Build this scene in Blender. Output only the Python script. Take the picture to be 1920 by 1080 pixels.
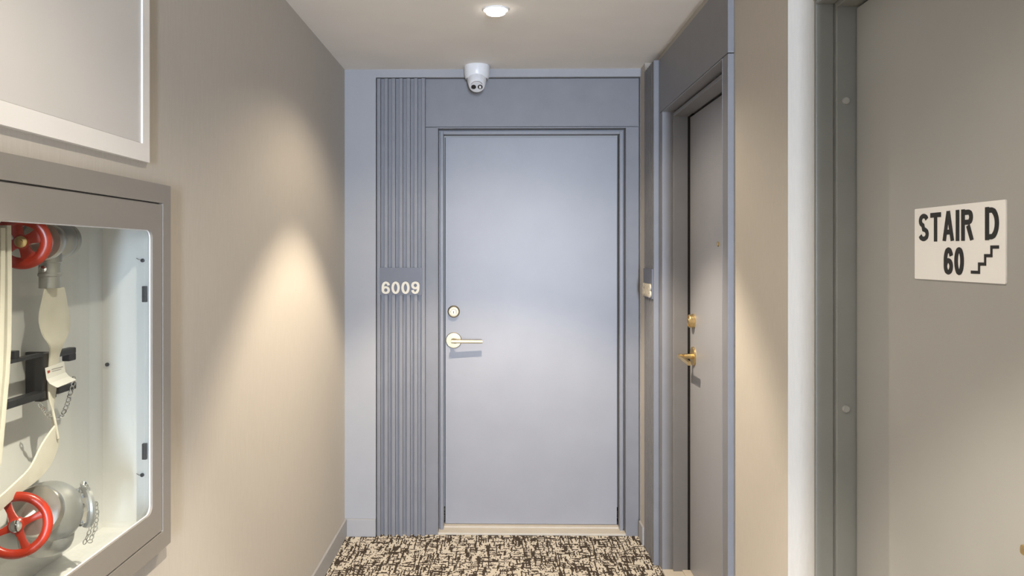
import bpy, bmesh, math, random
from mathutils import Vector, Matrix

for o in list(bpy.data.objects):
    bpy.data.objects.remove(o, do_unlink=True)
scene = bpy.context.scene
COL = scene.collection
R = math.radians

# ------------------------------------------------------------------ camera
cam_data = bpy.data.cameras.new('camera')
cam_data.sensor_width = 36.0
cam_data.lens = 36.0 * 1470 / 1920
cam_data.shift_x = 0.0243
cam_data.shift_y = -0.03385
cam_data.clip_start = 0.02
cam = bpy.data.objects.new('camera', cam_data)
COL.objects.link(cam)
cam.location = (0, 0, 1.485)
cam.rotation_euler = (R(90), 0, R(1.0))
scene.camera = cam

# ------------------------------------------------------------------ world, lights, exposure
world = bpy.data.worlds.new('world')
scene.world = world
world.use_nodes = True
bg = world.node_tree.nodes['Background']
bg.inputs[0].default_value = (0.80, 0.88, 1.0, 1)
bg.inputs[1].default_value = 0.35

def area_light(name, loc, rot, sx, sy, energy, color):
    l = bpy.data.lights.new(name, 'AREA')
    l.shape = 'RECTANGLE'; l.size = sx; l.size_y = sy
    l.energy = energy; l.color = color
    o = bpy.data.objects.new(name, l); COL.objects.link(o)
    o.location = loc; o.rotation_euler = rot
    return o

# daylight reaching the alcove from the far end of the corridor, behind the camera
area_light('corridor_daylight', (0.60, -5.9, 1.30), (R(90), 0, 0), 0.40, 2.0, 630, (0.70, 0.81, 1.0))

# each downlight throws a bright inner beam and a wider, weaker spill
def spot_light(name, loc, energy, angle, blend, color):
    l = bpy.data.lights.new(name, 'SPOT')
    l.energy = energy; l.color = color
    l.spot_size = R(angle); l.spot_blend = blend; l.shadow_soft_size = 0.02
    o = bpy.data.objects.new(name, l); COL.objects.link(o)
    o.location = loc
    return o
SPOTS = [(-0.02, 3.10), (-0.03, 0.90), (-0.02, -1.40), (-0.02, -3.60)]
for sx, sy in SPOTS:
    c = (1.0, 0.835, 0.64) if sy > 2 else (1.0, 0.885, 0.74)
    spot_light('downlight_beam', (sx, sy, 2.405), 185, 92, 0.35, c)
    spot_light('downlight_spill', (sx, sy, 2.405), 35, 142, 0.45, c)

vs = scene.view_settings
vs.view_transform = 'Standard'
vs.look = 'None'
vs.exposure = 0.0
vs.gamma = 1.0
vs.use_curve_mapping = False

# ------------------------------------------------------------------ materials
def new_mat(name, color, rough=0.6, metal=0.0, noise=0.0, nscale=30.0, bump=0.0, bscale=200.0, spec=0.5):
    m = bpy.data.materials.new(name); m.use_nodes = True
    nt = m.node_tree; b = nt.nodes['Principled BSDF']
    b.inputs['Base Color'].default_value = (*color, 1)
    b.inputs['Roughness'].default_value = rough
    b.inputs['Metallic'].default_value = metal
    b.inputs['Specular IOR Level'].default_value = spec
    if noise or bump:
        tc = nt.nodes.new('ShaderNodeTexCoord')
    if noise:
        n = nt.nodes.new('ShaderNodeTexNoise'); n.inputs['Scale'].default_value = nscale
        n.inputs['Detail'].default_value = 4
        nt.links.new(tc.outputs['Object'], n.inputs['Vector'])
        r = nt.nodes.new('ShaderNodeMapRange')
        r.inputs[1].default_value = 0.3; r.inputs[2].default_value = 0.7
        r.inputs[3].default_value = 1 - noise; r.inputs[4].default_value = 1 + noise
        nt.links.new(n.outputs['Fac'], r.inputs[0])
        mx = nt.nodes.new('ShaderNodeVectorMath'); mx.operation = 'SCALE'
        mx.inputs[0].default_value = color
        nt.links.new(r.outputs[0], mx.inputs['Scale'])
        nt.links.new(mx.outputs[0], b.inputs['Base Color'])
    if bump:
        n2 = nt.nodes.new('ShaderNodeTexNoise'); n2.inputs['Scale'].default_value = bscale
        n2.inputs['Detail'].default_value = 3
        nt.links.new(tc.outputs['Object'], n2.inputs['Vector'])
        bp = nt.nodes.new('ShaderNodeBump'); bp.inputs['Strength'].default_value = bump
        bp.inputs['Distance'].default_value = 0.002
        nt.links.new(n2.outputs['Fac'], bp.inputs['Height'])
        nt.links.new(bp.outputs[0], b.inputs['Normal'])
    return m

def carpet_mat():
    m = bpy.data.materials.new('carpet'); m.use_nodes = True
    nt = m.node_tree; b = nt.nodes['Principled BSDF']; L = nt.links.new
    b.inputs['Roughness'].default_value = 0.95
    b.inputs['Specular IOR Level'].default_value = 0.1
    tc = nt.nodes.new('ShaderNodeTexCoord')
    sep = nt.nodes.new('ShaderNodeSeparateXYZ'); L(tc.outputs['Object'], sep.inputs[0])
    def math_(op, a, c=None):
        n = nt.nodes.new('ShaderNodeMath'); n.operation = op
        for i, v in enumerate((a, c)):
            if v is None: continue
            if isinstance(v, (int, float)): n.inputs[i].default_value = v
            else: L(v, n.inputs[i])
        return n.outputs[0]
    # jitter the weave a little
    jn = nt.nodes.new('ShaderNodeTexNoise'); jn.inputs['Scale'].default_value = 60
    L(tc.outputs['Object'], jn.inputs['Vector'])
    jx = math_('MULTIPLY', math_('SUBTRACT', jn.outputs['Fac'], 0.5), 0.012)
    X = math_('ADD', sep.outputs[0], jx); Y = math_('ADD', sep.outputs[1], jx)
    def strokes(u, v, wu, wv, thr, seed):
        iu = math_('FLOOR', math_('DIVIDE', u, wu))
        wn = nt.nodes.new('ShaderNodeTexWhiteNoise'); wn.noise_dimensions = '2D'
        c = nt.nodes.new('ShaderNodeCombineXYZ'); L(iu, c.inputs[0]); c.inputs[1].default_value = seed
        L(c.outputs[0], wn.inputs['Vector'])
        off = wn.outputs['Value']
        iv = math_('FLOOR', math_('ADD', math_('DIVIDE', v, wv), off))
        w2 = nt.nodes.new('ShaderNodeTexWhiteNoise'); w2.noise_dimensions = '3D'
        c2 = nt.nodes.new('ShaderNodeCombineXYZ'); L(iu, c2.inputs[0]); L(iv, c2.inputs[1]); c2.inputs[2].default_value = seed
        L(c2.outputs[0], w2.inputs['Vector'])
        return math_('GREATER_THAN', w2.outputs['Value'], thr)
    a = strokes(X, Y, 0.0062, 0.062, 0.75, 1.3)
    c = strokes(Y, X, 0.0095, 0.030, 0.78, 7.7)
    d = strokes(X, Y, 0.0045, 0.012, 0.83, 3.1)
    dark = math_('MAXIMUM', math_('MAXIMUM', a, c), d)
    fine = nt.nodes.new('ShaderNodeTexNoise'); fine.inputs['Scale'].default_value = 420
    L(tc.outputs['Object'], fine.inputs['Vector'])
    f2 = math_('MULTIPLY', math_('GREATER_THAN', fine.outputs['Fac'], 0.60), 0.55)
    fac = math_('MAXIMUM', dark, f2)
    mix = nt.nodes.new('ShaderNodeMix'); mix.data_type = 'RGBA'
    mix.inputs[6].default_value = (0.60, 0.55, 0.465, 1)
    mix.inputs[7].default_value = (0.055, 0.043, 0.033, 1)
    L(fac, mix.inputs[0]); L(mix.outputs[2], b.inputs['Base Color'])
    bp = nt.nodes.new('ShaderNodeBump'); bp.inputs['Strength'].default_value = 0.4
    bp.inputs['Distance'].default_value = 0.003
    L(math_('SUBTRACT', fine.outputs['Fac'], math_('MULTIPLY', dark, 0.5)), bp.inputs['Height'])
    L(bp.outputs[0], b.inputs['Normal'])
    return m

def wallpaper_mat():
    m = new_mat('wallpaper', (0.485, 0.455, 0.405), 0.7, bump=0.12, bscale=420, spec=0.3)
    nt = m.node_tree; L = nt.links.new; b = nt.nodes['Principled BSDF']
    tc = nt.nodes.new('ShaderNodeTexCoord')
    mp = nt.nodes.new('ShaderNodeMapping'); mp.inputs['Scale'].default_value = (260, 260, 20)
    L(tc.outputs['Object'], mp.inputs[0])
    n = nt.nodes.new('ShaderNodeTexNoise'); n.inputs['Scale'].default_value = 1.0
    L(mp.outputs[0], n.inputs['Vector'])
    r = nt.nodes.new('ShaderNodeMapRange'); r.inputs[1].default_value = .3; r.inputs[2].default_value = .7
    r.inputs[3].default_value = 0.97; r.inputs[4].default_value = 1.03
    L(n.outputs['Fac'], r.inputs[0])
    v = nt.nodes.new('ShaderNodeVectorMath'); v.operation = 'SCALE'; v.inputs[0].default_value = (0.485, 0.455, 0.405)
    L(r.outputs[0], v.inputs['Scale']); L(v.outputs[0], b.inputs['Base Color'])
    return m

def glass_mat():
    m = bpy.data.materials.new('clear_glass'); m.use_nodes = True
    nt = m.node_tree; nt.nodes.clear()
    out = nt.nodes.new('ShaderNodeOutputMaterial')
    mix = nt.nodes.new('ShaderNodeMixShader')
    lw = nt.nodes.new('ShaderNodeLayerWeight'); lw.inputs['Blend'].default_value = 0.5
    p5 = nt.nodes.new('ShaderNodeMath'); p5.operation = 'POWER'; p5.inputs[1].default_value = 5.0
    nt.links.new(lw.outputs['Facing'], p5.inputs[0])
    fr = nt.nodes.new('ShaderNodeMath'); fr.operation = 'MULTIPLY_ADD'
    fr.inputs[1].default_value = 0.6; fr.inputs[2].default_value = 0.025
    nt.links.new(p5.outputs[0], fr.inputs[0])
    t = nt.nodes.new('ShaderNodeBsdfTransparent'); t.inputs[0].default_value = (0.96, 0.98, 0.97, 1)
    g = nt.nodes.new('ShaderNodeBsdfGlossy'); g.inputs['Roughness'].default_value = 0.02
    nt.links.new(fr.outputs[0], mix.inputs[0]); nt.links.new(t.outputs[0], mix.inputs[1])
    nt.links.new(g.outputs[0], mix.inputs[2]); nt.links.new(mix.outputs[0], out.inputs[0])
    return m

def emit_mat(name, color, strength):
    m = bpy.data.materials.new(name); m.use_nodes = True
    b = m.node_tree.nodes['Principled BSDF']
    b.inputs['Base Color'].default_value = (*color, 1)
    b.inputs['Emission Color'].default_value = (*color, 1)
    b.inputs['Emission Strength'].default_value = strength
    return m

M = {
    'carpet': carpet_mat(),
    'wallpaper': wallpaper_mat(),
    'wall_paint': new_mat('wall_paint', (0.335, 0.342, 0.36), 0.6, noise=0.02, nscale=5, bump=0.06, bscale=300, spec=0.3),
    'ceiling': new_mat('ceiling_paint', (0.84, 0.82, 0.785), 0.9, noise=0.02, nscale=4, bump=0.05, bscale=300, spec=0.2),
    'door': new_mat('door_paint', (0.285, 0.292, 0.318), 0.38, noise=0.03, nscale=5, bump=0.03, bscale=150),
    'trim': new_mat('surround_paint', (0.185, 0.189, 0.206), 0.45, noise=0.05, nscale=9, bump=0.05, bscale=120),
    'frame': new_mat('frame_paint', (0.215, 0.22, 0.24), 0.38, noise=0.03, nscale=12, bump=0.04, bscale=90),
    'stair_paint': new_mat('stair_door_paint', (0.355, 0.355, 0.34), 0.45, noise=0.03, nscale=3, bump=0.05, bscale=260),
    'stair_frame': new_mat('stair_frame_paint', (0.225, 0.232, 0.22), 0.38, noise=0.04, nscale=8, bump=0.06, bscale=220),
    'base': new_mat('baseboard_paint', (0.33, 0.33, 0.335), 0.5, noise=0.02, nscale=10),
    'cream': new_mat('threshold_stone', (0.50, 0.46, 0.39), 0.5, noise=0.04, nscale=20),
    'taupe': new_mat('cabinet_paint', (0.275, 0.256, 0.228), 0.38, metal=0.15, noise=0.02, nscale=6),
    'white': new_mat('white_enamel', (0.80, 0.79, 0.77), 0.4, noise=0.015, nscale=8),
    'panel_white': new_mat('panel_paint', (0.62, 0.605, 0.58), 0.28, noise=0.02, nscale=3),
    'panel_edge': new_mat('panel_frame_paint', (0.80, 0.785, 0.755), 0.35, noise=0.015, nscale=8),
    'plastic': new_mat('white_plastic', (0.78, 0.79, 0.80), 0.35, noise=0.01, nscale=20),
    'plastic_face': new_mat('face_plastic', (0.66, 0.67, 0.69), 0.3, noise=0.01, nscale=20),
    'black': new_mat('black_plastic', (0.018, 0.018, 0.02), 0.45, noise=0.1, nscale=30),
    'lens': new_mat('dark_lens', (0.02, 0.02, 0.025), 0.1, noise=0.05, nscale=60),
    'brass': new_mat('satin_brass', (0.72, 0.55, 0.28), 0.3, metal=1.0, noise=0.03, nscale=60),
    'nickel': new_mat('pale_brass', (0.42, 0.362, 0.25), 0.44, metal=1.0, noise=0.03, nscale=60),
    'chrome': new_mat('chrome', (0.85, 0.85, 0.86), 0.08, metal=1.0, noise=0.02, nscale=50),
    'cast': new_mat('cast_metal', (0.47, 0.47, 0.46), 0.42, metal=0.6, noise=0.07, nscale=40, bump=0.1, bscale=300),
    'brushed': new_mat('brushed_metal', (0.60, 0.57, 0.53), 0.32, metal=0.9, noise=0.05, nscale=60),
    'red': new_mat('red_enamel', (0.40, 0.028, 0.009), 0.3, noise=0.06, nscale=30),
    'hose': new_mat('hose_canvas', (0.74, 0.70, 0.61), 0.8, noise=0.06, nscale=25, bump=0.3, bscale=700),
    'card': new_mat('card', (0.82, 0.80, 0.76), 0.6, noise=0.02, nscale=40),
    'ink': new_mat('grey_ink', (0.30, 0.28, 0.27), 0.7, noise=0.05, nscale=50),
    'red_ink': new_mat('red_ink', (0.40, 0.05, 0.03), 0.6, noise=0.05, nscale=50),
    'plate': new_mat('number_plate', (0.105, 0.108, 0.128), 0.4, noise=0.04, nscale=20),
    'digit': new_mat('cream_digit', (0.64, 0.59, 0.47), 0.4, noise=0.02, nscale=50),
    'sign_white': new_mat('sign_white', (0.87, 0.865, 0.85), 0.35, noise=0.01, nscale=20),
    'sign_black': new_mat('sign_black', (0.012, 0.012, 0.012), 0.5, noise=0.1, nscale=50),
    'light_shade_line': new_mat('painted_glint', (0.75, 0.76, 0.78), 0.4, noise=0.05, nscale=80),  # white for the lit door gap and lip edge, light put into the colour
    'dark': new_mat('hollow_shade', (0.012, 0.010, 0.009), 0.8, noise=0.1, nscale=50),  # black stands in for the shade inside gaps and the keyhole
    'glass': glass_mat(),
    'glow': emit_mat('lamp_glow', (1.0, 0.93, 0.80), 9.0),
}

# ------------------------------------------------------------------ helpers
ORIGIN = {}

def link(name, bm, mat, parent=None, smooth=False, bevel=0.0, segs=2):
    """bm holds world coordinates; the object is placed so that they stay there."""
    if bevel:
        es = [e for e in bm.edges if len(e.link_faces) == 2 and e.calc_face_angle(0) > R(40)]
        bmesh.ops.bevel(bm, geom=es, offset=bevel, segments=segs, affect='EDGES', profile=0.6)
    bmesh.ops.recalc_face_normals(bm, faces=bm.faces[:])
    if parent is not None:
        org = ORIGIN[parent.name]
        loc = Vector((0, 0, 0))
    else:
        xs = [v.co.x for v in bm.verts]; ys = [v.co.y for v in bm.verts]; zs = [v.co.z for v in bm.verts]
        org = Vector(((min(xs)+max(xs))/2, (min(ys)+max(ys))/2, min(zs)))
        loc = org
    bmesh.ops.translate(bm, verts=bm.verts, vec=-org)
    me = bpy.data.meshes.new(name)
    bm.to_mesh(me); bm.free()
    me.materials.append(mat)
    if smooth:
        for p in me.polygons: p.use_smooth = True
        me.set_sharp_from_angle(angle=R(35))
    o = bpy.data.objects.new(name, me); COL.objects.link(o)
    o.location = loc
    if parent is not None: o.parent = parent
    ORIGIN[o.name] = org.copy()
    return o

def thing(name, loc, label=None, cat=None, group=None, kind=None):
    o = bpy.data.objects.new(name, None); COL.objects.link(o)
    o.empty_display_size = 0.05
    o.location = loc
    ORIGIN[o.name] = Vector(loc)
    return tag(o, label, cat, group, kind)

def tag(o, label=None, cat=None, group=None, kind=None):
    if label: o['label'] = label
    if cat: o['category'] = cat
    if group: o['group'] = group
    if kind: o['kind'] = kind
    return o

def box(bm, x0, x1, y0, y1, z0, z1):
    m = Matrix.Translation(((x0+x1)/2, (y0+y1)/2, (z0+z1)/2)) @ Matrix.Diagonal((abs(x1-x0), abs(y1-y0), abs(z1-z0), 1))
    bmesh.ops.create_cube(bm, size=1.0, matrix=m)
    return bm

def boxes(*bs):
    bm = bmesh.new()
    for b in bs: box(bm, *b)
    return bm

def frame_matrix(origin, axis):
    z = Vector(axis).normalized()
    ref = Vector((0, 0, 1)) if abs(z.z) < 0.9 else Vector((0, 1, 0))
    x = ref.cross(z).normalized(); y = z.cross(x)
    m = Matrix((x, y, z)).transposed().to_4x4()
    return Matrix.Translation(origin) @ m

def lathe(bm, prof, origin, axis, seg=32, close=True):
    """prof = [(radius, height)...] turned round axis."""
    m = frame_matrix(origin, axis)
    rings = []
    for r, h in prof:
        if r < 1e-6:
            rings.append([bm.verts.new(m @ Vector((0, 0, h)))])
        else:
            rings.append([bm.verts.new(m @ Vector((r*math.cos(2*math.pi*i/seg), r*math.sin(2*math.pi*i/seg), h))) for i in range(seg)])
    for a, b in zip(rings, rings[1:]):
        for i in range(seg):
            j = (i+1) % seg
            if len(a) == 1 and len(b) == 1: continue
            if len(a) == 1: bm.faces.new((a[0], b[i], b[j]))
            elif len(b) == 1: bm.faces.new((a[i], a[j], b[0]))
            else: bm.faces.new((a[i], a[j], b[j], b[i]))
    if close:
        for rg in (rings[0], rings[-1]):
            if len(rg) > 1: bm.faces.new(rg)
    return bm

def tube(bm, pts, rad, seg=10, closed=False):
    pts = [Vector(p) for p in pts]; n = len(pts)
    rads = rad if isinstance(rad, (list, tuple)) else [rad]*n
    rings = []; prev = None
    for i, p in enumerate(pts):
        if closed: t = pts[(i+1) % n] - pts[i-1]
        else: t = pts[min(i+1, n-1)] - pts[max(i-1, 0)]
        t.normalize()
        if prev is None:
            ref = Vector((0, 0, 1)) if abs(t.z) < 0.9 else Vector((1, 0, 0))
            u = ref.cross(t).normalized()
        else:
            u = (prev - t*prev.dot(t)).normalized()
        prev = u; v = t.cross(u)
        rings.append([bm.verts.new(p + (u*math.cos(2*math.pi*k/seg) + v*math.sin(2*math.pi*k/seg))*rads[i]) for k in range(seg)])
    pairs = list(zip(rings, rings[1:])) + ([(rings[-1], rings[0])] if closed else [])
    for a, b in pairs:
        for k in range(seg):
            j = (k+1) % seg
            bm.faces.new((a[k], a[j], b[j], b[k]))
    if not closed:
        bm.faces.new(rings[0]); bm.faces.new(rings[-1])
    return bm

def ring(bm, origin, axis, R0, r, seg=40, sec=12, squash=1.0):
    m = frame_matrix(origin, axis)
    vs_ = []
    for i in range(seg):
        a = 2*math.pi*i/seg; row = []
        for k in range(sec):
            b = 2*math.pi*k/sec
            row.append(bm.verts.new(m @ Vector(((R0+r*math.cos(b))*math.cos(a), (R0+r*math.cos(b))*math.sin(a), r*squash*math.sin(b)))))
        vs_.append(row)
    for i in range(seg):
        for k in range(sec):
            i2 = (i+1) % seg; k2 = (k+1) % sec
            bm.faces.new((vs_[i][k], vs_[i2][k], vs_[i2][k2], vs_[i][k2]))
    return bm

def ribbon(bm, rows, thick):
    """rows = [(left point, right point)...]; a flat strap with a rounded section."""
    rings = []
    n = len(rows)
    rows = [(Vector(a), Vector(b)) for a, b in rows]
    for i, (a, b) in enumerate(rows):
        c = (a+b)/2
        pc = sum(rows[max(i-1, 0)], Vector())/2; nc = sum(rows[min(i+1, n-1)], Vector())/2
        t = (nc-pc).normalized(); w = (b-a)
        nrm = t.cross(w.normalized()).normalized()
        hw = w.length/2; wd = w.normalized()
        sec = [(-1, 0), (-.93, .8), (-.5, 1), (0, 1), (.5, 1), (.93, .8), (1, 0), (.93, -.8), (.5, -1), (0, -1), (-.5, -1), (-.93, -.8)]
        rings.append([bm.verts.new(c + wd*hw*u + nrm*thick*v) for u, v in sec])
    for a, b in zip(rings, rings[1:]):
        for k in range(len(a)):
            j = (k+1) % len(a)
            bm.faces.new((a[k], a[j], b[j], b[k]))
    bm.faces.new(rings[0]); bm.faces.new(rings[-1])
    return bm

def smooth_rows(rows, k=4):
    """Catmull-Rom through the rows."""
    out = []
    rows = [(Vector(a), Vector(b)) for a, b in rows]
    n = len(rows)
    for i in range(n-1):
        r0, r1, r2, r3 = rows[max(i-1, 0)], rows[i], rows[i+1], rows[min(i+2, n-1)]
        for s in range(k):
            t = s/k; res = []
            for q in (0, 1):
                a, b, c, d = r0[q], r1[q], r2[q], r3[q]
                res.append(0.5*((2*b)+(c-a)*t+(2*a-5*b+4*c-d)*t*t+(3*b-a-3*c+d)*t**3))
            out.append(tuple(res))
    out.append(rows[-1])
    return out

def prism(bm, poly, to3d, depth):
    """poly = 2D outline, to3d(u, v, w) -> point, w runs 0..depth."""
    a = [bm.verts.new(to3d(u, v, 0)) for u, v in poly]
    b = [bm.verts.new(to3d(u, v, depth)) for u, v in poly]
    bm.faces.new(a); bm.faces.new(list(reversed(b)))
    n = len(poly)
    for i in range(n):
        j = (i+1) % n
        bm.faces.new((a[i], a[j], b[j], b[i]))
    return bm

def rrect(u0, u1, v0, v1, r, k=6):
    pts = []
    for cx, cy, a0 in ((u1-r, v1-r, 0), (u0+r, v1-r, 90), (u0+r, v0+r, 180), (u1-r, v0+r, 270)):
        for i in range(k+1):
            a = R(a0+90*i/k); pts.append((cx+r*math.cos(a), cy+r*math.sin(a)))
    return pts

def plate_with_hole(bm, outer, inner, to3d, depth):
    """rectangle outer (u0,u1,v0,v1) with a rounded hole given by inner outline of 4*(k+1) points."""
    n = len(inner); k = n//4
    u0, u1, v0, v1 = outer
    corner = [(u1, v1), (u0, v1), (u0, v0), (u1, v0)]
    O = [[bm.verts.new(to3d(u, v, w)) for u, v in corner] for w in (0, depth)]
    I = [[bm.verts.new(to3d(u, v, w)) for u, v in inner] for w in (0, depth)]
    for s in (0, 1):
        for q in range(4):
            arc = [I[s][q*k+i] for i in range(k)]
            for i in range(k-1):
                bm.faces.new((O[s][q], arc[i], arc[i+1]))
            nxt = I[s][((q+1) % 4)*k]
            bm.faces.new((O[s][q], arc[-1], nxt, O[s][(q+1) % 4]))
    for i in range(n):
        j = (i+1) % n
        bm.faces.new((I[0][i], I[0][j], I[1][j], I[1][i]))
    for q in range(4):
        j = (q+1) % 4
        bm.faces.new((O[0][q], O[0][j], O[1][j], O[1][q]))
    return bm

def arc(cx, cy, rx, ry, a0, a1, n=14):
    return [(cx+rx*math.cos(R(a0+(a1-a0)*i/n)), cy+ry*math.sin(R(a0+(a1-a0)*i/n))) for i in range(n+1)]

def glyph(ch, t):
    """heavy grotesque capitals and figures on a 1 x 1 cell; strokes are (centre line, width h, width v, closed)."""
    h = t/2
    if ch == '0': return [(arc(.5, .5, .5-h, .5-h*.7, 0, 360, 32)[:-1], True)]
    if ch == 'I': return [([(.5, 0), (.5, 1)], False)]
    if ch == 'T': return [([(0, 1-h*.7), (1, 1-h*.7)], False), ([(.5, 0), (.5, 1-h)], False)]
    if ch == 'A': return [([(h*.9, 0), (.5, 1)], False), ([(1-h*.9, 0), (.5, 1)], False), ([(.25, .30), (.75, .30)], False)]
    if ch == 'D': return [([(h, 0), (h, 1)], False), ([(h, 1-h*.7)] + arc(.45, .5, .55-h, .5-h*.7, 90, -90, 20) + [(h, h*.7)], False)]
    if ch == 'R': return [([(h, 0), (h, 1)], False), ([(h, 1-h*.7)] + arc(.60, .74, .36-h, .26-h*.7, 90, -90, 14) + [(h, .48+h*.7)], False), ([(.56, .48), (1-h*.8, 0)], False)]
    if ch == 'S': return [(arc(.5, .735, .47-h, .265-h*.7, 15, 270, 18)[:-1] + arc(.5, .265, .5-h, .265-h*.7 + .0, 90, -165, 18), False)]
    if ch == '8': return [(arc(.5, .27, .5-h, .27-h*.6, 0, 360, 28)[:-1], True), (arc(.5, .745, .46-h, .255-h*.6, 0, 360, 28)[:-1], True)]
    six = [(arc(.5, .32, .5-h, .32-h*.7, 0, 360, 28)[:-1], True),
           ([(h, .32)] + arc(.52, .52, .52-h, .48-h*.7, 175, 25, 18), False)]
    if ch == '6': return six
    if ch == '9': return [([(1-x, 1-y) for x, y in p], c) for p, c in six]

def text_bm(txt, height, width, depth, bold, origin, ux, uz, un, gap=0.17):
    """raised lettering: scaled to height x width, lower left corner at origin; bold = stroke width in m."""
    origin, ux, uz, un = (Vector(q) for q in (origin, ux, uz, un))
    bm = bmesh.new()
    rel = [0.30 if c == 'I' else 1.0 for c in txt]
    unit = width/(sum(rel) + gap*(len(txt)-1))
    x0 = 0.0; layer = 0
    for c, w_ in zip(txt, rel):
        cw = unit*w_
        t = bold/cw
        for pts, closed in glyph(c, t if c != 'I' else .0001):
            layer = (layer+1) % 4; dd = depth*(1 + 0.03*layer)   # overlapping strokes never share a face plane
            P2 = [Vector((x0+px*cw, py*height)) for px, py in pts]
            n = len(P2); L_, R_ = [], []
            for i, p in enumerate(P2):
                if closed: d = P2[(i+1) % n] - P2[i-1]
                else: d = P2[min(i+1, n-1)] - P2[max(i-1, 0)]
                d.normalize(); nn = Vector((-d.y, d.x))
                hw = bold/2*(1.0 if abs(nn.x) > .6 else .86)
                L_.append(p+nn*hw); R_.append(p-nn*hw)
            clampy = lambda q: Vector((q.x, min(max(q.y, 0), height)))
            L_ = [clampy(q) for q in L_]; R_ = [clampy(q) for q in R_]
            mk = lambda q, d_: bm.verts.new(origin+ux*q.x+uz*q.y+un*d_)
            rings = [(mk(l, 0), mk(r, 0), mk(r, dd), mk(l, dd)) for l, r in zip(L_, R_)]
            for a_, b_ in list(zip(rings, rings[1:])) + ([(rings[-1], rings[0])] if closed else []):
                for k in range(4):
                    bm.faces.new((a_[k], a_[(k+1) % 4], b_[(k+1) % 4], b_[k]))
            if not closed:
                bm.faces.new(rings[0]); bm.faces.new(rings[-1])
        x0 += cw + gap*unit
    return bm

# ------------------------------------------------------------------ the setting
ZC = 2.45
YB, YS = 4.145, 4.105        # slab behind the surround, plane of the papered wall
XL = -0.82
XR = 0.775

tag(link('floor', boxes((-1.3, 1.5, -6.2, 4.6, -0.05, 0.0)), M['carpet']), kind='structure')
tag(link('ceiling', boxes((-1.3, 1.5, -6.2, 4.6, ZC, ZC+0.06)), M['ceiling']), kind='structure')

# left wall with the recess for the hose cabinet
CY0, CY1, CZ0, CZ1 = 1.135, 1.862, 0.824, 1.606
tag(link('wall_left', boxes(
    (-1.10, XL, -6.2, CY0, 0, ZC), (-1.10, XL, CY1, 4.6, 0, ZC),
    (-1.10, XL, CY0, CY1, 0, CZ0), (-1.10, XL, CY0, CY1, CZ1, ZC)), M['wallpaper']), kind='structure')

# end wall with the apartment door: slab, projecting papered margin
OX0, OX1, OZ = -0.335, 0.661, 2.148
tag(link('wall_back', boxes(
    (XL, OX0, YB, 4.4, 0, ZC), (OX1, 1.2, YB, 4.4, 0, ZC), (OX0, OX1, YB, 4.4, OZ, ZC),
    (XL, -0.656, YS, YB, 0, ZC), (-0.656, XR, YS, YB, 2.408, ZC), (0.728, XR, YS, YB, 0, 2.408)), M['wall_paint']), kind='structure')

# right wall: margin beside the corner, door opening, plain pier, stair door opening
RY0, RY1 = 2.68, 3.675
SY0, SY1 = 1.11, 2.13
tag(link('wall_right', boxes(
    (0.731, XR, 3.992, YS, 0, ZC),
    (XR, 1.00, RY1, 4.145, 0, ZC), (XR, 1.00, SY1, RY0, 0, ZC), (XR, 1.00, RY0, RY1, OZ, ZC),
    (0.842, 1.05, SY0, SY1, 2.165, ZC), (0.802, 1.05, -6.2, SY0, 0, ZC)), M['wallpaper']), kind='structure')
# closing slabs behind the doors
tag(link('wall_outer', boxes((1.05, 1.10, -6.2, 4.6, 0, ZC)), M['wallpaper']), kind='structure')

# baseboards
def baseboard(name, b, top):
    return tag(link(name, boxes(b), M['base'], bevel=0.003), kind='structure')
baseboard('baseboard_left', (XL, XL+0.012, -6.2, YS, 0, 0.092), None)
baseboard('baseboard_back', (XL+0.012, -0.655, YS-0.012, YS, 0, 0.092), None)
baseboard('baseboard_corner', (0.719, 0.731, 3.994, YS-0.002, 0, 0.092), None)
baseboard('baseboard_pier', (XR-0.012, XR, 2.135, 2.612, 0, 0.092), None)

# ---- door surrounds: fluted panel of slats plus flat boards
SURR_TOP = 2.405
# back surround
tr1 = thing('trim_1', (0.04, 4.14, 0), kind='structure')
def board(parent, *b):
    return link('board', boxes(b), M['trim'], parent, bevel=0.0018)
board(tr1, -0.397, 0.725, 4.130, YB, 2.152, SURR_TOP)
board(tr1, -0.397, OX0, 4.130, YB, 0, 2.149)
board(tr1, OX1, 0.725, 4.130, YB, 0, 2.149)
tr2 = thing('trim_2', (-0.525, 4.14, 0), kind='structure')
link('backing_board', boxes((-0.655, -0.399, 4.131, YB, 0, SURR_TOP-0.004)), M['trim'], tr2)
slat_mesh = None
for i in range(7):
    x0 = -0.6515 + i*0.0391
    if slat_mesh is None:
        s = link('slat', boxes((x0, x0+0.0195, 4.107, 4.131, 0, SURR_TOP)), M['trim'], tr2, bevel=0.003)
        slat_mesh = s
    else:
        s = slat_mesh.copy(); COL.objects.link(s); s.parent = tr2; s.location = (i*0.0391, 0, 0)
# right surround
tr3 = thing('trim_3', (0.765, 3.18, 0), kind='structure')
board(tr3, 0.754, XR, 2.617, 3.740, 2.152, SURR_TOP)
board(tr3, 0.754, XR, 2.617, RY0, 0, 2.149)
board(tr3, 0.754, XR, RY1, 3.740, 0, 2.149)
tr4 = thing('trim_4', (0.765, 3.866, 0), kind='structure')
link('backing_board', boxes((0.753, XR, 3.742, 3.991, 0, SURR_TOP-0.004)), M['trim'], tr4)
slat_b = None
for i in range(7):
    y0 = 3.7425 + i*0.0381
    if slat_b is None:
        s = link('slat', boxes((0.727, 0.753, y0, y0+0.0195, 0, SURR_TOP)), M['trim'], tr4, bevel=0.003)
        slat_b = s
    else:
        s = slat_b.copy(); COL.objects.link(s); s.parent = tr4; s.location = (0, i*0.0381, 0)

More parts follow.
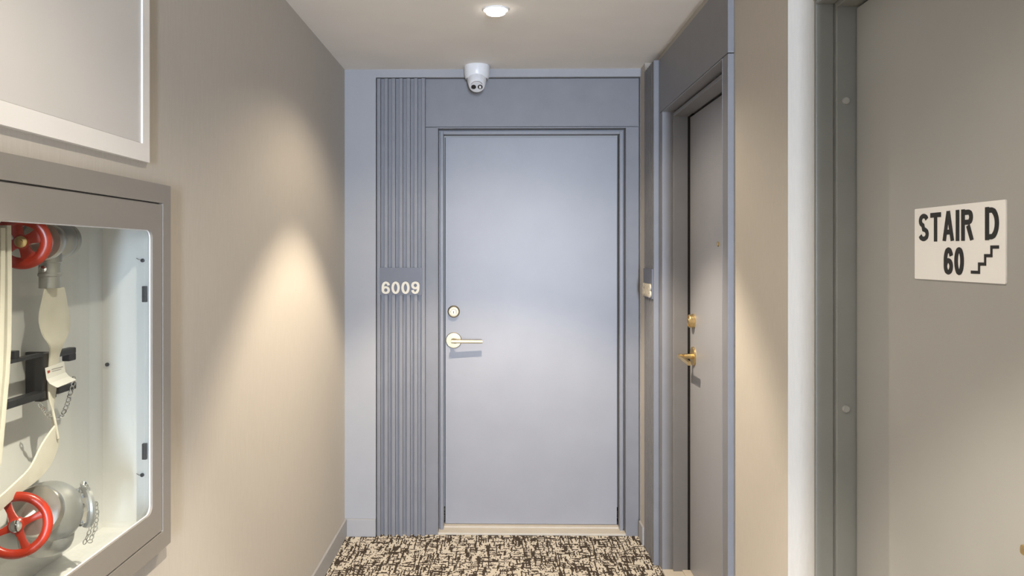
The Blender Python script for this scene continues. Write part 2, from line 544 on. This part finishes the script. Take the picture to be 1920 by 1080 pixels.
# ---- doors.  A local frame: u along the opening, d into the wall, z up
def uframe(kind):
    if kind == 'back':   # u = X, d = Y - 4.13
        return lambda u0, u1, d0, d1, z0, z1: (u0, u1, 4.130+d0, 4.130+d1, z0, z1)
    return lambda u0, u1, d0, d1, z0, z1: (0.754+d0, 0.754+d1, u0, u1, z0, z1)   # u = Y, d = X - 0.754

def make_door(name, f, u0, u1, base, step, ddoor):
    d = thing(name, base, kind='structure')
    bm = bmesh.new()
    g, t = 0.015, 0.014                      # recessed margin, stop width
    # margin (set back), then the stop
    for a, b in ((u0-0.001, u0+g), (u1-g, u1+0.001)):
        box(bm, *f(a, b, step+0.03, ddoor+0.07, 0.0, OZ))
    box(bm, *f(u0+g, u1-g, step+0.03, ddoor+0.07, OZ-g, OZ))
    link('frame_margin', bm, M['frame'], d)
    bm = bmesh.new()
    for a, b in ((u0+g-0.003, u0+g+t), (u1-g-t, u1-g+0.003)):
        box(bm, *f(a, b, step, ddoor-0.009, 0.0, OZ-g+0.003))
    link('frame_post', bm, M['frame'], d, bevel=0.002)
    bm = boxes(f(u0+g+t, u1-g-t, step, ddoor-0.005, OZ-g-t, OZ-g+0.003))
    link('frame_head', bm, M['frame'], d, bevel=0.002)
    # rolled front lip of the frame, next to the board
    bm = bmesh.new()
    for a, b in ((u0-0.001, u0+0.004), (u1-0.004, u1+0.001)):
        box(bm, *f(a, b, -0.001, step+0.03, 0.0, OZ-0.0))
    box(bm, *f(u0+0.004, u1-0.004, -0.001, step+0.03, OZ-0.004, OZ+0.001))
    link('frame_lip', bm, M['frame'], d, bevel=0.0015)
    e = g+t
    leaf = link('door_leaf', boxes(f(u0+e+0.006, u1-e-0.006, ddoor, ddoor+0.045, 0.022, OZ-e-0.006)), M['door'], d, bevel=0.0015)
    for a, b in ((u0+g+0.0005, u0+g+0.010), (u1-g-0.010, u1-g-0.0005)):
        link('light_shade_line', boxes(f(a, b, ddoor-0.0085, ddoor+0.045, 0.013, OZ-g-0.001)), M['dark'], d)  # black liner painting the shade of the gap beside the leaf
    link('gap_shade_sheet', boxes(f(u0+e, u1-e, ddoor+0.046, ddoor+0.056, 0.0, OZ-e)), M['dark'], d)  # black sheet added behind the leaf so its gap reads as deep shade
    bm = boxes(f(u0+0.004, u1-0.004, -0.002, ddoor+0.06, 0.0, 0.012))
    box(bm, *f(u0+e, u1-e, ddoor-0.035, ddoor+0.05, 0.010, 0.020))
    link('threshold', bm, M['cream'], d, bevel=0.003)
    return d

door1 = make_door('door_1', uframe('back'), OX0, OX1, (0.163, 4.2, 0), 0.045, 0.110)
door2 = make_door('door_2', uframe('right'), RY0, RY1, (0.83, 3.18, 0), 0.046, 0.121)

def lever_set(door, centre, out, along, mat, length, droop=0.0):
    """rosette, neck and lever; out = away from the leaf, along = where the lever points."""
    c = Vector(centre); out = Vector(out); al = Vector(along)
    ro = link('rosette', lathe(bmesh.new(), [(0.0, 0), (0.043, 0), (0.043, 0.005), (0.040, 0.008), (0.012, 0.0085), (0.0, 0.0085)], c, out, 40), mat, door, smooth=True)
    bm = bmesh.new()
    up = Vector((0, 0, 1))
    pts = [c+out*0.006, c+out*0.035, c+out*0.052+al*0.004, c+out*0.061+al*0.016]
    tube(bm, pts, [0.0125, 0.0115, 0.0115, 0.011], 16)
    lv = link('lever_handle', bm, mat, door, smooth=True)
    bm = bmesh.new()
    n = 12; rows = []
    for i in range(n+1):
        t = i/n
        p = c + out*(0.064 - 0.010*t) + al*(-0.010 + length*t) - up*(droop*t)
        hh = 0.0095 - 0.001*t
        rows.append((p+up*hh, p-up*hh))
    ribbon(bm, rows, 0.0075)
    link('grip', bm, mat, lv, smooth=True)
    p = c + out*0.054 + al*(-0.010+length*0.66) - up*droop*0.7
    return lv

def deadbolt(door, centre, out, mat, thumb=False):
    c = Vector(centre); out = Vector(out)
    b = link('deadbolt', lathe(bmesh.new(), [(0, 0), (0.033, 0), (0.033, 0.004), (0.030, 0.007), (0.030, 0.020), (0.027, 0.024), (0.024, 0.0245), (0.023, 0.020), (0.0, 0.020)], c, out, 40), mat, door, smooth=True)
    k = link('lock_cylinder', lathe(bmesh.new(), [(0, 0.018), (0.017, 0.018), (0.017, 0.024), (0.0155, 0.026), (0.0, 0.026)], c+Vector((0, 0, -0.002)), out, 28), mat, b, smooth=True)
    return b

for dr, cb, cl, out, al, m, droop in (
        (door1, (-0.2545, 4.240, 1.170), (-0.2545, 4.240, 1.0145), (0, -1, 0), (1, 0, 0), M['nickel'], 0.002),
        (door2, (0.875, 3.572, 1.178), (0.875, 3.572, 1.018), (-1, 0, 0), (0, -1, 0), M['brass'], 0.014)):
    b = deadbolt(dr, cb, out, m)
    c = Vector(cb); o_ = Vector(out)
    side = Vector((0, 0, 1)).cross(o_)
    kb = bmesh.new()
    box(kb, *[q for ax in range(3) for q in (min((c+o_*0.026)[ax], (c+o_*0.0268)[ax])-(0.0016 if ax != 2 and abs(side[ax]) > .5 else 0.0) - (0.008 if ax == 2 else 0),
                                              max((c+o_*0.026)[ax], (c+o_*0.0268)[ax])+(0.0016 if ax != 2 and abs(side[ax]) > .5 else 0.0) + (0.004 if ax == 2 else 0))])
    link('keyhole', kb, M['dark'], b)
    lever_set(dr, cl, out, al, m, 0.166 if dr is door1 else 0.150, droop)
link('peephole', lathe(bmesh.new(), [(0, 0), (0.010, 0), (0.010, 0.003), (0.007, 0.005), (0.005, 0.004), (0, 0.004)], (0.875, 3.17, 1.522), (-1, 0, 0), 24), M['brass'], door2, smooth=True)

# ---- stair door, frame stepped in two faces
door3 = thing('door_3', (0.95, 1.66, 0), kind='structure')
HZ = 2.165
bm = boxes((0.845, 0.893, 2.118, SY1, 0, HZ), (0.845, 0.893, SY0, 1.122, 0, HZ))
link('frame_post', bm, M['stair_frame'], door3, bevel=0.003)
bm = boxes((0.845, 0.893, 1.122, 2.118, HZ-0.012, HZ))
link('frame_head', bm, M['stair_frame'], door3, bevel=0.003)
bm = boxes((0.8935, 1.02, 2.104, SY1, 0, HZ), (0.8935, 1.02, SY0, 1.136, 0, HZ))
stop = link('door_stop', bm, M['stair_frame'], door3, bevel=0.003)
bm = boxes((0.8935, 1.02, 1.136, 2.104, HZ-0.024, HZ))
link('stop_head', bm, M['stair_frame'], door3, bevel=0.003)
link('door_leaf', boxes((0.944, 0.988, 1.140, 2.097, 0.015, 2.136)), M['stair_paint'], door3, bevel=0.002)
link('gap_shade_sheet', boxes((0.990, 1.015, 1.137, 2.103, 0.0, 2.140)), M['dark'], door3)  # black sheet painting in the shade around the stair leaf
link('threshold', boxes((0.845, 1.03, 1.137, 2.103, 0.0, 0.011)), M['cream'], door3, bevel=0.003)
for z in (1.891, 1.071):
    link('button', lathe(bmesh.new(), [(0, 0), (0.0098, 0), (0.0098, 0.004), (0.0086, 0.0062), (0.0070, 0.0066), (0.0064, 0.0058), (0, 0.0058)], (0.918, 2.104, z), (0, -1, 0), 24), M['stair_paint'], door3, smooth=True)
lever_set(door3, (0.944, 1.213, 0.982), (-1, 0, 0), (0, 1, 0), M['brass'], 0.145, 0.0)

# ------------------------------------------------------------------ downlights
def downlight(x, y, label):
    t = thing('downlight', (x, y, ZC), label, 'downlight')
    bm = lathe(bmesh.new(), [(0.043, 0.0), (0.052, 0.0), (0.052, -0.003), (0.049, -0.005), (0.043, -0.004)], (x, y, ZC), (0, 0, 1), 40, close=False)
    link('trim_ring', bm, M['plastic'], t, smooth=True)
    bm = lathe(bmesh.new(), [(0.041, -0.001), (0.040, -0.010), (0.036, -0.018), (0.028, -0.0215), (0.0, -0.023)], (x, y, ZC), (0, 0, 1), 40)
    link('lens', bm, M['glow'], t, smooth=True)
downlight(*SPOTS[0], 'small round recessed downlight glowing in the ceiling in front of the end door')
downlight(*SPOTS[1], 'small round recessed downlight in the ceiling beside the hose cabinet, above the frame')

# ------------------------------------------------------------------ security camera
CX, CYc = -0.123, 4.034
t = thing('security_camera', (CX, CYc, ZC), 'white turret security camera hanging from the ceiling above the end door', 'security camera')
link('base', lathe(bmesh.new(), [(0, 0), (0.064, 0), (0.0655, -0.004), (0.0655, -0.030), (0.062, -0.060), (0.058, -0.068), (0, -0.068)], (CX, CYc, ZC), (0, 0, 1), 48), M['plastic'], t, smooth=True)
dv = Vector((0.02, -0.70, -0.71)).normalized()
bc = Vector((CX, CYc-0.004, 2.388))
ball = link('eyeball', lathe(bmesh.new(), [(0, -0.05), (0.035, -0.038), (0.050, -0.008), (0.0505, 0.006), (0.0485, 0.030), (0.044, 0.056), (0.041, 0.070), (0.037, 0.076), (0.0345, 0.0765), (0.034, 0.074), (0, 0.074)], bc, dv, 48), M['plastic'], t, smooth=True)
link('ball_seat', ring(bmesh.new(), (CX, CYc, ZC-0.069), (0, 0, 1), 0.0515, 0.0022, 40, 8), M['black'], t, smooth=True)
fc = bc + dv*0.074
face = link('face_plate', lathe(bmesh.new(), [(0, 0), (0.0335, 0), (0.0335, 0.002), (0.031, 0.004), (0, 0.0045)], fc, dv, 40), M['plastic_face'], t, smooth=True)
right = Vector((1, 0, 0))
upv = dv.cross(right).normalized()
if upv.z < 0: upv = -upv
for sx, nm in ((-0.0165, 'camera_lens'), (0.0165, 'infrared_lamp')):
    p = fc + right*sx - upv*0.003 + dv*0.004
    link(nm, lathe(bmesh.new(), [(0, 0), (0.0125, 0), (0.0125, 0.0025), (0.0095, 0.003), (0.009, 0.0018), (0, 0.0022)], p, dv, 24), M['lens'], face, smooth=True)
    if nm == 'infrared_lamp':
        q = p + dv*0.0022
        link('infrared_window', prism(bmesh.new(), rrect(-0.0052, 0.0052, -0.007, 0.007, 0.002, 3), lambda u, v, w: q+right*u+upv*v+dv*w, 0.0015), M['plastic'], face)
link('brow', tube(bmesh.new(), [fc + dv*0.004 + right*(0.030*math.cos(a)) + upv*(0.030*math.sin(a)) for a in [R(25+130*i/14) for i in range(15)]], 0.0016, 8), M['ink'], face, smooth=True)

# ------------------------------------------------------------------ door numbers
def make_number(txt, org, ux, un, w, h, label):
    org = Vector(org); ux = Vector(ux); un = Vector(un); uz = Vector((0, 0, 1))
    t = thing('number_sign', org+ux*(w/2), label, 'sign')
    bm = prism(bmesh.new(), [(0, 0), (w, 0), (w, h), (0, h)], lambda u, v, q: org+ux*u+uz*v+un*q, 0.006)
    link('plate', bm, M['plate'], t, bevel=0.001)
    dw = (w-0.016-0.012)/4
    for i, ch in enumerate(txt):
        bm = text_bm(ch, h*0.475, dw*0.90, 0.007, 0.0128, org+ux*(0.010+i*(dw+0.0035))+uz*0.004+un*0.0061, ux, uz, un)
        link('digit', bm, M['digit'], t)
make_number('6009', (-0.634, 4.1068, 1.267), (1, 0, 0), (0, -1, 0), 0.221, 0.143, 'grey number plate with raised cream digits 6009 on the slats left of the end door')
make_number('6008', (0.7268, 3.975, 1.267), (0, -1, 0), (-1, 0, 0), 0.221, 0.143, 'grey number plate with raised digits on the slats of the side door')

# ------------------------------------------------------------------ stair sign
ss = thing('stair_sign', (0.943, 1.638, 1.4275), 'white plastic sign reading STAIR D 60 on the grey stair door', 'sign')
so = Vector((0.9438, 1.799, 1.4275)); sux = Vector((0, -1, 0)); suz = Vector((0, 0, 1)); sun = Vector((-1, 0, 0))
to = lambda u, v, q: so+sux*u+suz*v+sun*q
W, Hh = 0.321, 0.158
link('plate', prism(bmesh.new(), rrect(0, W, 0, Hh, 0.003, 3), to, 0.003), M['sign_white'], ss)
def sign_text(txt, u0, u1, v0, v1, b=0.0120):
    link('lettering', text_bm(txt, v1-v0, u1-u0, 0.0008, b, to(u0, v0, 0.0031), sux, suz, sun), M['sign_black'], ss)
sign_text('STAIR', 0.018, 0.222, 0.083, 0.147)
sign_text('D', 0.260, 0.302, 0.083, 0.147)
sign_text('60', 0.118, 0.190, 0.010, 0.073)
# flight of steps
pts = []
st, sw, sh = 0.0062, 0.0195, 0.0165
u, v = 0.217, 0.0200
path = [(u, v)]
for i in range(3):
    u += sw if i else sw+0.004; path.append((u, v)); v += sh; path.append((u, v))
u += sw; path.append((u, v))
bm = bmesh.new()
for (a, b) in zip(path, path[1:]):
    u0_, u1_ = sorted((a[0], b[0])); v0_, v1_ = sorted((a[1], b[1]))
    if v0_ == v1_: rect = (u0_-st*0.5, u1_+st*0.5, v0_-st*0.5, v0_+st*0.5)
    else: rect = (u0_-st*0.5, u0_+st*0.5, v0_+st*0.5, v1_-st*0.5)
    prism(bm, [(rect[0], rect[2]), (rect[1], rect[2]), (rect[1], rect[3]), (rect[0], rect[3])], lambda q, w_, d_: to(q, w_, 0.0031+d_), 0.0008)
link('stair_symbol', bm, M['sign_black'], ss)

# ------------------------------------------------------------------ access panel over the cabinet
ap = thing('access_panel', (-0.815, 1.42, 1.69), 'off-white framed wall panel above the hose cabinet', 'panel')
tow = lambda xf: (lambda u, v, q: Vector((xf-q, u, v)))
bm = plate_with_hole(bmesh.new(), (1.06, 1.786, 1.693, 2.36), rrect(1.095, 1.752, 1.732, 2.325, 0.002, 2), tow(-0.806), 0.014)
link('frame', bm, M['panel_edge'], ap, bevel=0.0015)
link('panel_door', boxes((-0.8195, -0.810, 1.0965, 1.7505, 1.7335, 2.3235)), M['panel_white'], ap, bevel=0.001)

# ------------------------------------------------------------------ fire hose cabinet
hc = thing('fire_hose_cabinet', (-0.82, 1.5, 0.785), 'taupe steel fire hose cabinet with glazed door, recessed in the left wall', 'cabinet')
# white steel box
bm = boxes((-0.962, -0.950, CY0+0.001, CY1-0.001, CZ0+0.001, CZ1-0.001),
           (-0.950, -0.8185, CY0+0.001, CY0+0.007, CZ0+0.001, CZ1-0.001),
           (-0.950, -0.8185, CY1-0.007, CY1-0.001, CZ0+0.001, CZ1-0.001),
           (-0.950, -0.8185, CY0+0.007, CY1-0.007, CZ0+0.001, CZ0+0.007),
           (-0.950, -0.8185, CY0+0.007, CY1-0.007, CZ1-0.007, CZ1-0.001))
link('box', bm, M['white'], hc)
bm = plate_with_hole(bmesh.new(), (1.115, 1.880, 0.787, 1.647), rrect(1.160, 1.838, 0.828, 1.603, 0.002, 2), tow(-0.797), 0.0225)
link('trim_frame', bm, M['taupe'], hc, bevel=0.0015)
bm = plate_with_hole(bmesh.new(), (1.163, 1.8345, 0.8315, 1.5995), rrect(1.230, 1.7860, 0.888, 1.5385, 0.020, 7), tow(-0.799), 0.009)
dfr = link('door_frame', bm, M['taupe'], hc, bevel=0.0012)
for z0, z1 in ((1.5995, 1.6025), (0.8285, 0.8315)):
    link('flange', boxes((-0.8165, -0.8085, 1.1605, 1.8375, z0, z1)), M['taupe'], hc)
# rounded lip around the glass, its lit edge painted white
bm = bmesh.new()
lip = rrect(1.2305, 1.7855, 0.8885, 1.538, 0.020, 7)
tube(bm, [(-0.8055, u, v) for u, v in lip], 0.0016, 6, closed=True)
link('lit_lip', bm, M['light_shade_line'], dfr, smooth=True)
link('painted_glint', boxes((-0.8075, -0.8045, 1.8350, 1.8376, 0.835, 1.598)), M['light_shade_line'], hc)  # light leaking through the door gap, painted as a white strip
link('glass_pane', prism(bmesh.new(), rrect(1.226, 1.790, 0.884, 1.5425, 0.02, 7), tow(-0.8085), 0.003), M['glass'], hc)
for z in (1.388, 1.014):
    link('hinge', boxes((-0.8520, -0.8420, 1.846, 1.8545, z-0.019, z+0.019)), M['black'], hc, bevel=0.001)
for x, z in ((-0.853, 1.468), (-0.854, 0.957), (-0.938, 1.22)):
    bm = lathe(bmesh.new(), [(0, 0), (0.0045, 0), (0.0045, 0.004), (0, 0.005)], (x, 1.8545, z), (0, -1, 0), 12)
    link('bolt', bm, M['black'], hc, smooth=True)
for z in (1.470, 0.957):
    link('clip_wire', tube(bmesh.new(), [(-0.868, 1.853, z+0.003), (-0.861, 1.851, z), (-0.855, 1.851, z)], 0.0009, 6), M['ink'], hc)

# ---- valves
def handwheel(parent, hub, axis, rad, holes, hubmat, web=0.0085, rim=0.0085):
    hub = Vector(hub); ax = Vector(axis).normalized()
    w = link('handwheel', ring(bmesh.new(), hub, ax, rad-rim, rim, 56, 14, 0.75*0.0085/rim), M['red'], parent, smooth=True)
    m = frame_matrix(hub, ax)
    for k in range(holes):
        a = R(22 + 360*k/holes)
        d = Vector((math.cos(a), math.sin(a), 0)); s = Vector((-math.sin(a), math.cos(a), 0))
        rows = []
        for i in range(7):
            t_ = i/6; r_ = 0.008 + (rad-0.020)*t_
            hw = web*(0.75 + 0.9*t_*t_) if web > 0.01 else 0.0085 - 0.0030*math.sin(math.pi*t_)
            rows.append((m @ (d*r_ + s*hw), m @ (d*r_ - s*hw)))
        link('spoke', ribbon(bmesh.new(), rows, 0.0038), M['red'], w, smooth=True)
    link('hub', lathe(bmesh.new(), [(0, -0.008), (0.0135, -0.008), (0.0135, 0.004), (0.011, 0.006), (0, 0.006)], hub, ax, 28), M['red'], w, smooth=True)
    link('nut', lathe(bmesh.new(), [(0, 0.004), (0.0105, 0.004), (0.0105, 0.0075), (0.008, 0.009), (0.0045, 0.0095), (0.004, 0.014), (0, 0.0145)], hub, ax, 20), hubmat, w, smooth=True)
    return w

def bonnet_and_body(parent, hub, bon, rb, body, rbody):
    hub, bon, body = Vector(hub), Vector(bon), Vector(body)
    link('stem', tube(bmesh.new(), [hub, bon], 0.0065, 14), M['chrome'], parent, smooth=True)
    ax = (bon-body).normalized()
    L = (bon-body).length
    link('bonnet', lathe(bmesh.new(), [(0, 0.016), (0.014, 0.016), (0.016, 0.004), (rb*0.93, 0.002), (rb, -0.003), (rb, -0.016), (rb*0.9, -0.020), (rb*0.82, -L*0.7), (0, -L*0.7)], bon, ax, 40), M['brushed'], parent, smooth=True)
    prof = [(rbody*math.sin(math.pi*i/14), -rbody*1.0*math.cos(math.pi*i/14)) for i in range(15)]
    prof[0] = (0, prof[0][1]); prof[-1] = (0, prof[-1][1])
    link('body', lathe(bmesh.new(), prof, body, ax, 40), M['cast'], parent, smooth=True)

# upper valve feeding the hose
uv = thing('hose_valve', (-0.885, 1.53, 1.51), 'upper angle valve with red handwheel, hose coupled below it', 'valve')
handwheel(uv, (-0.862, 1.396, 1.506), (0.30, -1, -0.06), 0.050, 4, M['brass'], 0.0120, 0.0105)
bonnet_and_body(uv, (-0.862, 1.398, 1.506), (-0.871, 1.472, 1.508), 0.037, (-0.886, 1.545, 1.511), 0.039)
link('inlet', lathe(bmesh.new(), [(0, 0), (0.030, 0), (0.030, 0.012), (0.026, 0.014), (0.026, 0.05), (0, 0.05)], (-0.949, 1.555, 1.511), (1, 0, 0), 32), M['cast'], uv, smooth=True)
link('side_cap', lathe(bmesh.new(), [(0.030, 0.0), (0.034, 0.002), (0.034, 0.012), (0.030, 0.016), (0, 0.018)], (-0.888, 1.572, 1.512), (0, 1, 0), 32), M['cast'], uv, smooth=True)
cp = Vector((-0.885, 1.523, 0))
cpl = link('coupling', lathe(bmesh.new(), [(0, 1.505), (0.022, 1.505), (0.022, 1.468), (0.0195, 1.466), (0.0195, 1.447), (0.021, 1.445), (0.021, 1.441), (0.0190, 1.439), (0.0190, 1.417), (0, 1.417)], cp, (0, 0, 1), 32), M['cast'], uv, smooth=True)
for s in (-1, 1):
    link('lug', lathe(bmesh.new(), [(0, 0), (0.007, 0), (0.0065, 0.010), (0, 0.012)], cp+Vector((0, s*0.018, 1.455)), (-s*0.3, s, 0), 14), M['chrome'], cpl, smooth=True)

# lower valve with a capped outlet
lv = thing('outlet_valve', (-0.885, 1.53, CZ0+0.007), 'lower valve with red handwheel and chrome outlet cap, near the cabinet floor', 'valve')
handwheel(lv, (-0.853, 1.366, 1.006), (0.34, -1, 0.10), 0.058, 4, M['chrome'])
bonnet_and_body(lv, (-0.853, 1.368, 1.006), (-0.870, 1.450, 1.004), 0.047, (-0.889, 1.526, 0.974), 0.062)
link('foot', lathe(bmesh.new(), [(0, 0), (0.036, 0), (0.043, 0.006), (0.048, 0.018), (0.050, 0.035), (0.048, 0.060), (0.040, 0.085), (0, 0.10)], (-0.893, 1.526, CZ0+0.076), (0, 0, 1), 36), M['cast'], lv, smooth=True)
link('inlet', lathe(bmesh.new(), [(0, 0), (0.044, 0), (0.044, 0.012), (0.034, 0.014), (0.034, 0.05), (0, 0.05)], (-0.949, 1.535, 0.974), (1, 0, 0), 32), M['cast'], lv, smooth=True)
cax = Vector((0.70, 0.76, 0)).normalized()
co = Vector((-0.876, 1.558, 0.968))
cap = link('outlet_cap', lathe(bmesh.new(), [(0.030, -0.012), (0.034, 0.006), (0.036, 0.008), (0.036, 0.034), (0.034, 0.036)], co, cax, 8), M['chrome'], lv, bevel=0.0015)
link('cap_ring', lathe(bmesh.new(), [(0.0, 0.033), (0.030, 0.033), (0.041, 0.035), (0.043, 0.039), (0.041, 0.045), (0.022, 0.047), (0.0, 0.047)], co, cax, 36), M['cast'], lv, smooth=True)
for a in (80, 20, -40):
    pv = Vector((0.76, -0.70, 0))*math.cos(R(a)) + Vector((0, 0, 1))*math.sin(R(a)); p = co + cax*0.020 + pv*0.033
    link('lug', lathe(bmesh.new(), [(0, 0), (0.0065, 0), (0.006, 0.008), (0, 0.010)], p, pv, 12), M['chrome'], cap, smooth=True)

# ---- chains: real links
def chain(name, parent, pts, r=0.0042, w=0.0010):
    bm = bmesh.new()
    pts = [Vector(p) for p in pts]
    # resample
    seg = []
    for a, b in zip(pts, pts[1:]):
        L = (b-a).length; n = max(1, int(L/0.004))
        for i in range(n): seg.append(a+(b-a)*i/n)
    seg.append(pts[-1])
    step = 0.0068; acc = 0; last = seg[0]; k = 0
    for p in seg[1:]:
        acc += (p-last).length
        if acc >= step:
            t = (p-last).normalized(); acc = 0
            ref = Vector((1, 0.2, 0)) if k % 2 else Vector((0.3, 0.8, 0.6))
            s = (ref - t*ref.dot(t)).normalized()
            ring_pts = [p + t*(r*1.25*math.cos(a)) + s*(r*0.75*math.sin(a)) for a in [2*math.pi*i/10 for i in range(10)]]
            tube(bm, ring_pts, w, 6, closed=True); k += 1
        last = p
    return link(name, bm, M['chrome'], parent, smooth=True)

chain('cap_chain', lv, [(-0.850, 1.585, 1.014), (-0.838, 1.575, 1.012), (-0.829, 1.572, 0.99), (-0.827, 1.573, 0.955), (-0.830, 1.570, 0.925), (-0.836, 1.562, 0.905), (-0.830, 1.570, 0.903), (-0.823, 1.578, 0.925), (-0.821, 1.582, 0.955), (-0.823, 1.580, 0.980), (-0.827, 1.574, 0.968), (-0.826, 1.572, 0.935)])
link('cap_knob', lathe(bmesh.new(), [(0, 0), (0.006, 0), (0.0075, 0.006), (0.004, 0.011), (0, 0.012)], (-0.852, 1.584, 1.009), (0.2, 0.1, 1), 16), M['chrome'], lv, smooth=True)

# ---- hose rack
hr = thing('hose_rack', (-0.90, 1.50, 1.19), 'black hose rack bracket inside the cabinet', 'bracket')
fr = link('bracket', boxes((-0.908, -0.892, 1.510, 1.560, 1.196, 1.288), (-0.949, -0.906, 1.548, 1.558, 1.196, 1.288)), M['black'], hr, bevel=0.002)
link('rail', boxes((-0.905, -0.890, 1.290, 1.512, 1.284, 1.291)), M['black'], hr, bevel=0.0015)
link('rail', boxes((-0.908, -0.886, 1.290, 1.512, 1.204, 1.217)), M['black'], hr, bevel=0.0015)
link('clip', boxes((-0.910, -0.893, 1.424, 1.440, 1.287, 1.305)), M['black'], hr, bevel=0.001)
pin = boxes((-0.905, -0.888, 1.560, 1.626, 1.276, 1.289), (-0.905, -0.888, 1.600, 1.626, 1.262, 1.277))
link('hook', pin, M['black'], hr, bevel=0.003)
link('hook', boxes((-0.905, -0.888, 1.560, 1.626, 1.202, 1.216)), M['black'], hr, bevel=0.002)
ch_main = chain('retaining_chain', hr, [(-0.888, 1.490, 1.200), (-0.884, 1.498, 1.185), (-0.882, 1.512, 1.170), (-0.882, 1.530, 1.160), (-0.882, 1.545, 1.156), (-0.882, 1.560, 1.158), (-0.882, 1.572, 1.168), (-0.882, 1.583, 1.182), (-0.884, 1.596, 1.198), (-0.884, 1.606, 1.215), (-0.886, 1.612, 1.224)], 0.0048, 0.0012)

# ---- instruction card, folded, stuck on the rack
ct = thing('instruction_card', (-0.883, 1.555, 1.22), 'small folded white instruction card with red mark, on the black rack', 'card')
bm = bmesh.new()
card_pts = [(-0.8855, 1.508, 1.575, 1.262), (-0.8825, 1.508, 1.575, 1.240), (-0.878, 1.511, 1.580, 1.231), (-0.868, 1.520, 1.590, 1.222)]
rows = [((x, a, z), (x, b, z+0.004)) for x, a, b, z in card_pts]
ribbon(bm, rows, 0.0008)
cd = link('card', bm, M['card'], ct)
link('red_mark', boxes((-0.8842, -0.8832, 1.513, 1.521, 1.243, 1.256)), M['red_ink'], ct)
for k, (a, b) in enumerate(((1.528, 1.566), (1.528, 1.560), (1.530, 1.568))):
    z = 1.2560 - k*0.0042
    link('print_line', boxes((-0.8838, -0.8829, a, b, z, z+0.0011)), M['ink'], ct)

# ---- the hose: one flat canvas strap, down from the coupling, twisted behind the rack, off to the folds
fh = thing('fire_hose', (-0.885, 1.45, CZ0+0.01), 'flat cream canvas fire hose hanging from the upper valve', 'hose')
drop = [((-0.884, 1.503, 1.4165), (-0.884, 1.572, 1.4165)), ((-0.886, 1.499, 1.398), (-0.884, 1.580, 1.398)),
        ((-0.890, 1.494, 1.360), (-0.878, 1.584, 1.352)), ((-0.888, 1.502, 1.328), (-0.876, 1.576, 1.325)),
        ((-0.880, 1.512, 1.305), (-0.880, 1.562, 1.302)), ((-0.878, 1.520, 1.285), (-0.890, 1.556, 1.280)),
        ((-0.876, 1.520, 1.262), (-0.888, 1.552, 1.258)), ((-0.886, 1.516, 1.232), (-0.888, 1.552, 1.228)), ((-0.884, 1.519, 1.200), (-0.890, 1.548, 1.196)),
        ((-0.878, 1.522, 1.176), (-0.890, 1.542, 1.172)), ((-0.872, 1.522, 1.150), (-0.888, 1.540, 1.140)),
        ((-0.870, 1.528, 1.120), (-0.888, 1.548, 1.110))]
drop[5] = ((-0.894, 1.520, 1.285), (-0.894, 1.556, 1.280))
drop = drop[:5] + [((-0.889, 1.528, 1.280), (-0.889, 1.562, 1.277)), ((-0.889, 1.524, 1.240), (-0.889, 1.556, 1.236))] + drop[8:]
link('hanging_length', ribbon(bmesh.new(), smooth_rows(drop), 0.0025), M['hose'], fh, smooth=True)
run = [((-0.876, 1.528, 1.150), (-0.880, 1.546, 1.106)), ((-0.872, 1.495, 1.138), (-0.878, 1.530, 1.088)),
       ((-0.868, 1.462, 1.122), (-0.872, 1.495, 1.070)), ((-0.862, 1.420, 1.095), (-0.866, 1.445, 1.060)),
       ((-0.856, 1.370, 1.083), (-0.860, 1.380, 1.055)), ((-0.850, 1.300, 1.070), (-0.855, 1.300, 1.040)), ((-0.845, 1.22, 1.06), (-0.85, 1.22, 1.03))]
link('lower_length', ribbon(bmesh.new(), smooth_rows(run), 0.0025), M['hose'], fh, smooth=True)
# vertical folds hanging from the rack at the left
for k in range(6):
    y = 1.330 - k*0.018
    rows = []
    for i in range(9):
        t_ = i/8
        z = 1.533 - 0.005*k % 0.01 - t_*(0.405 - 0.01*(k % 2))
        sway = -0.030*max(0, t_-0.55)**1.2*2.2 + 0.002*math.sin(6*t_+k)
        w2 = 0.033
        rows.append(((-0.842, y+sway, z), (-0.842-w2, y+sway+0.004, z)))
    link('fold', ribbon(bmesh.new(), rows, 0.0062), M['hose'], fh, smooth=True)
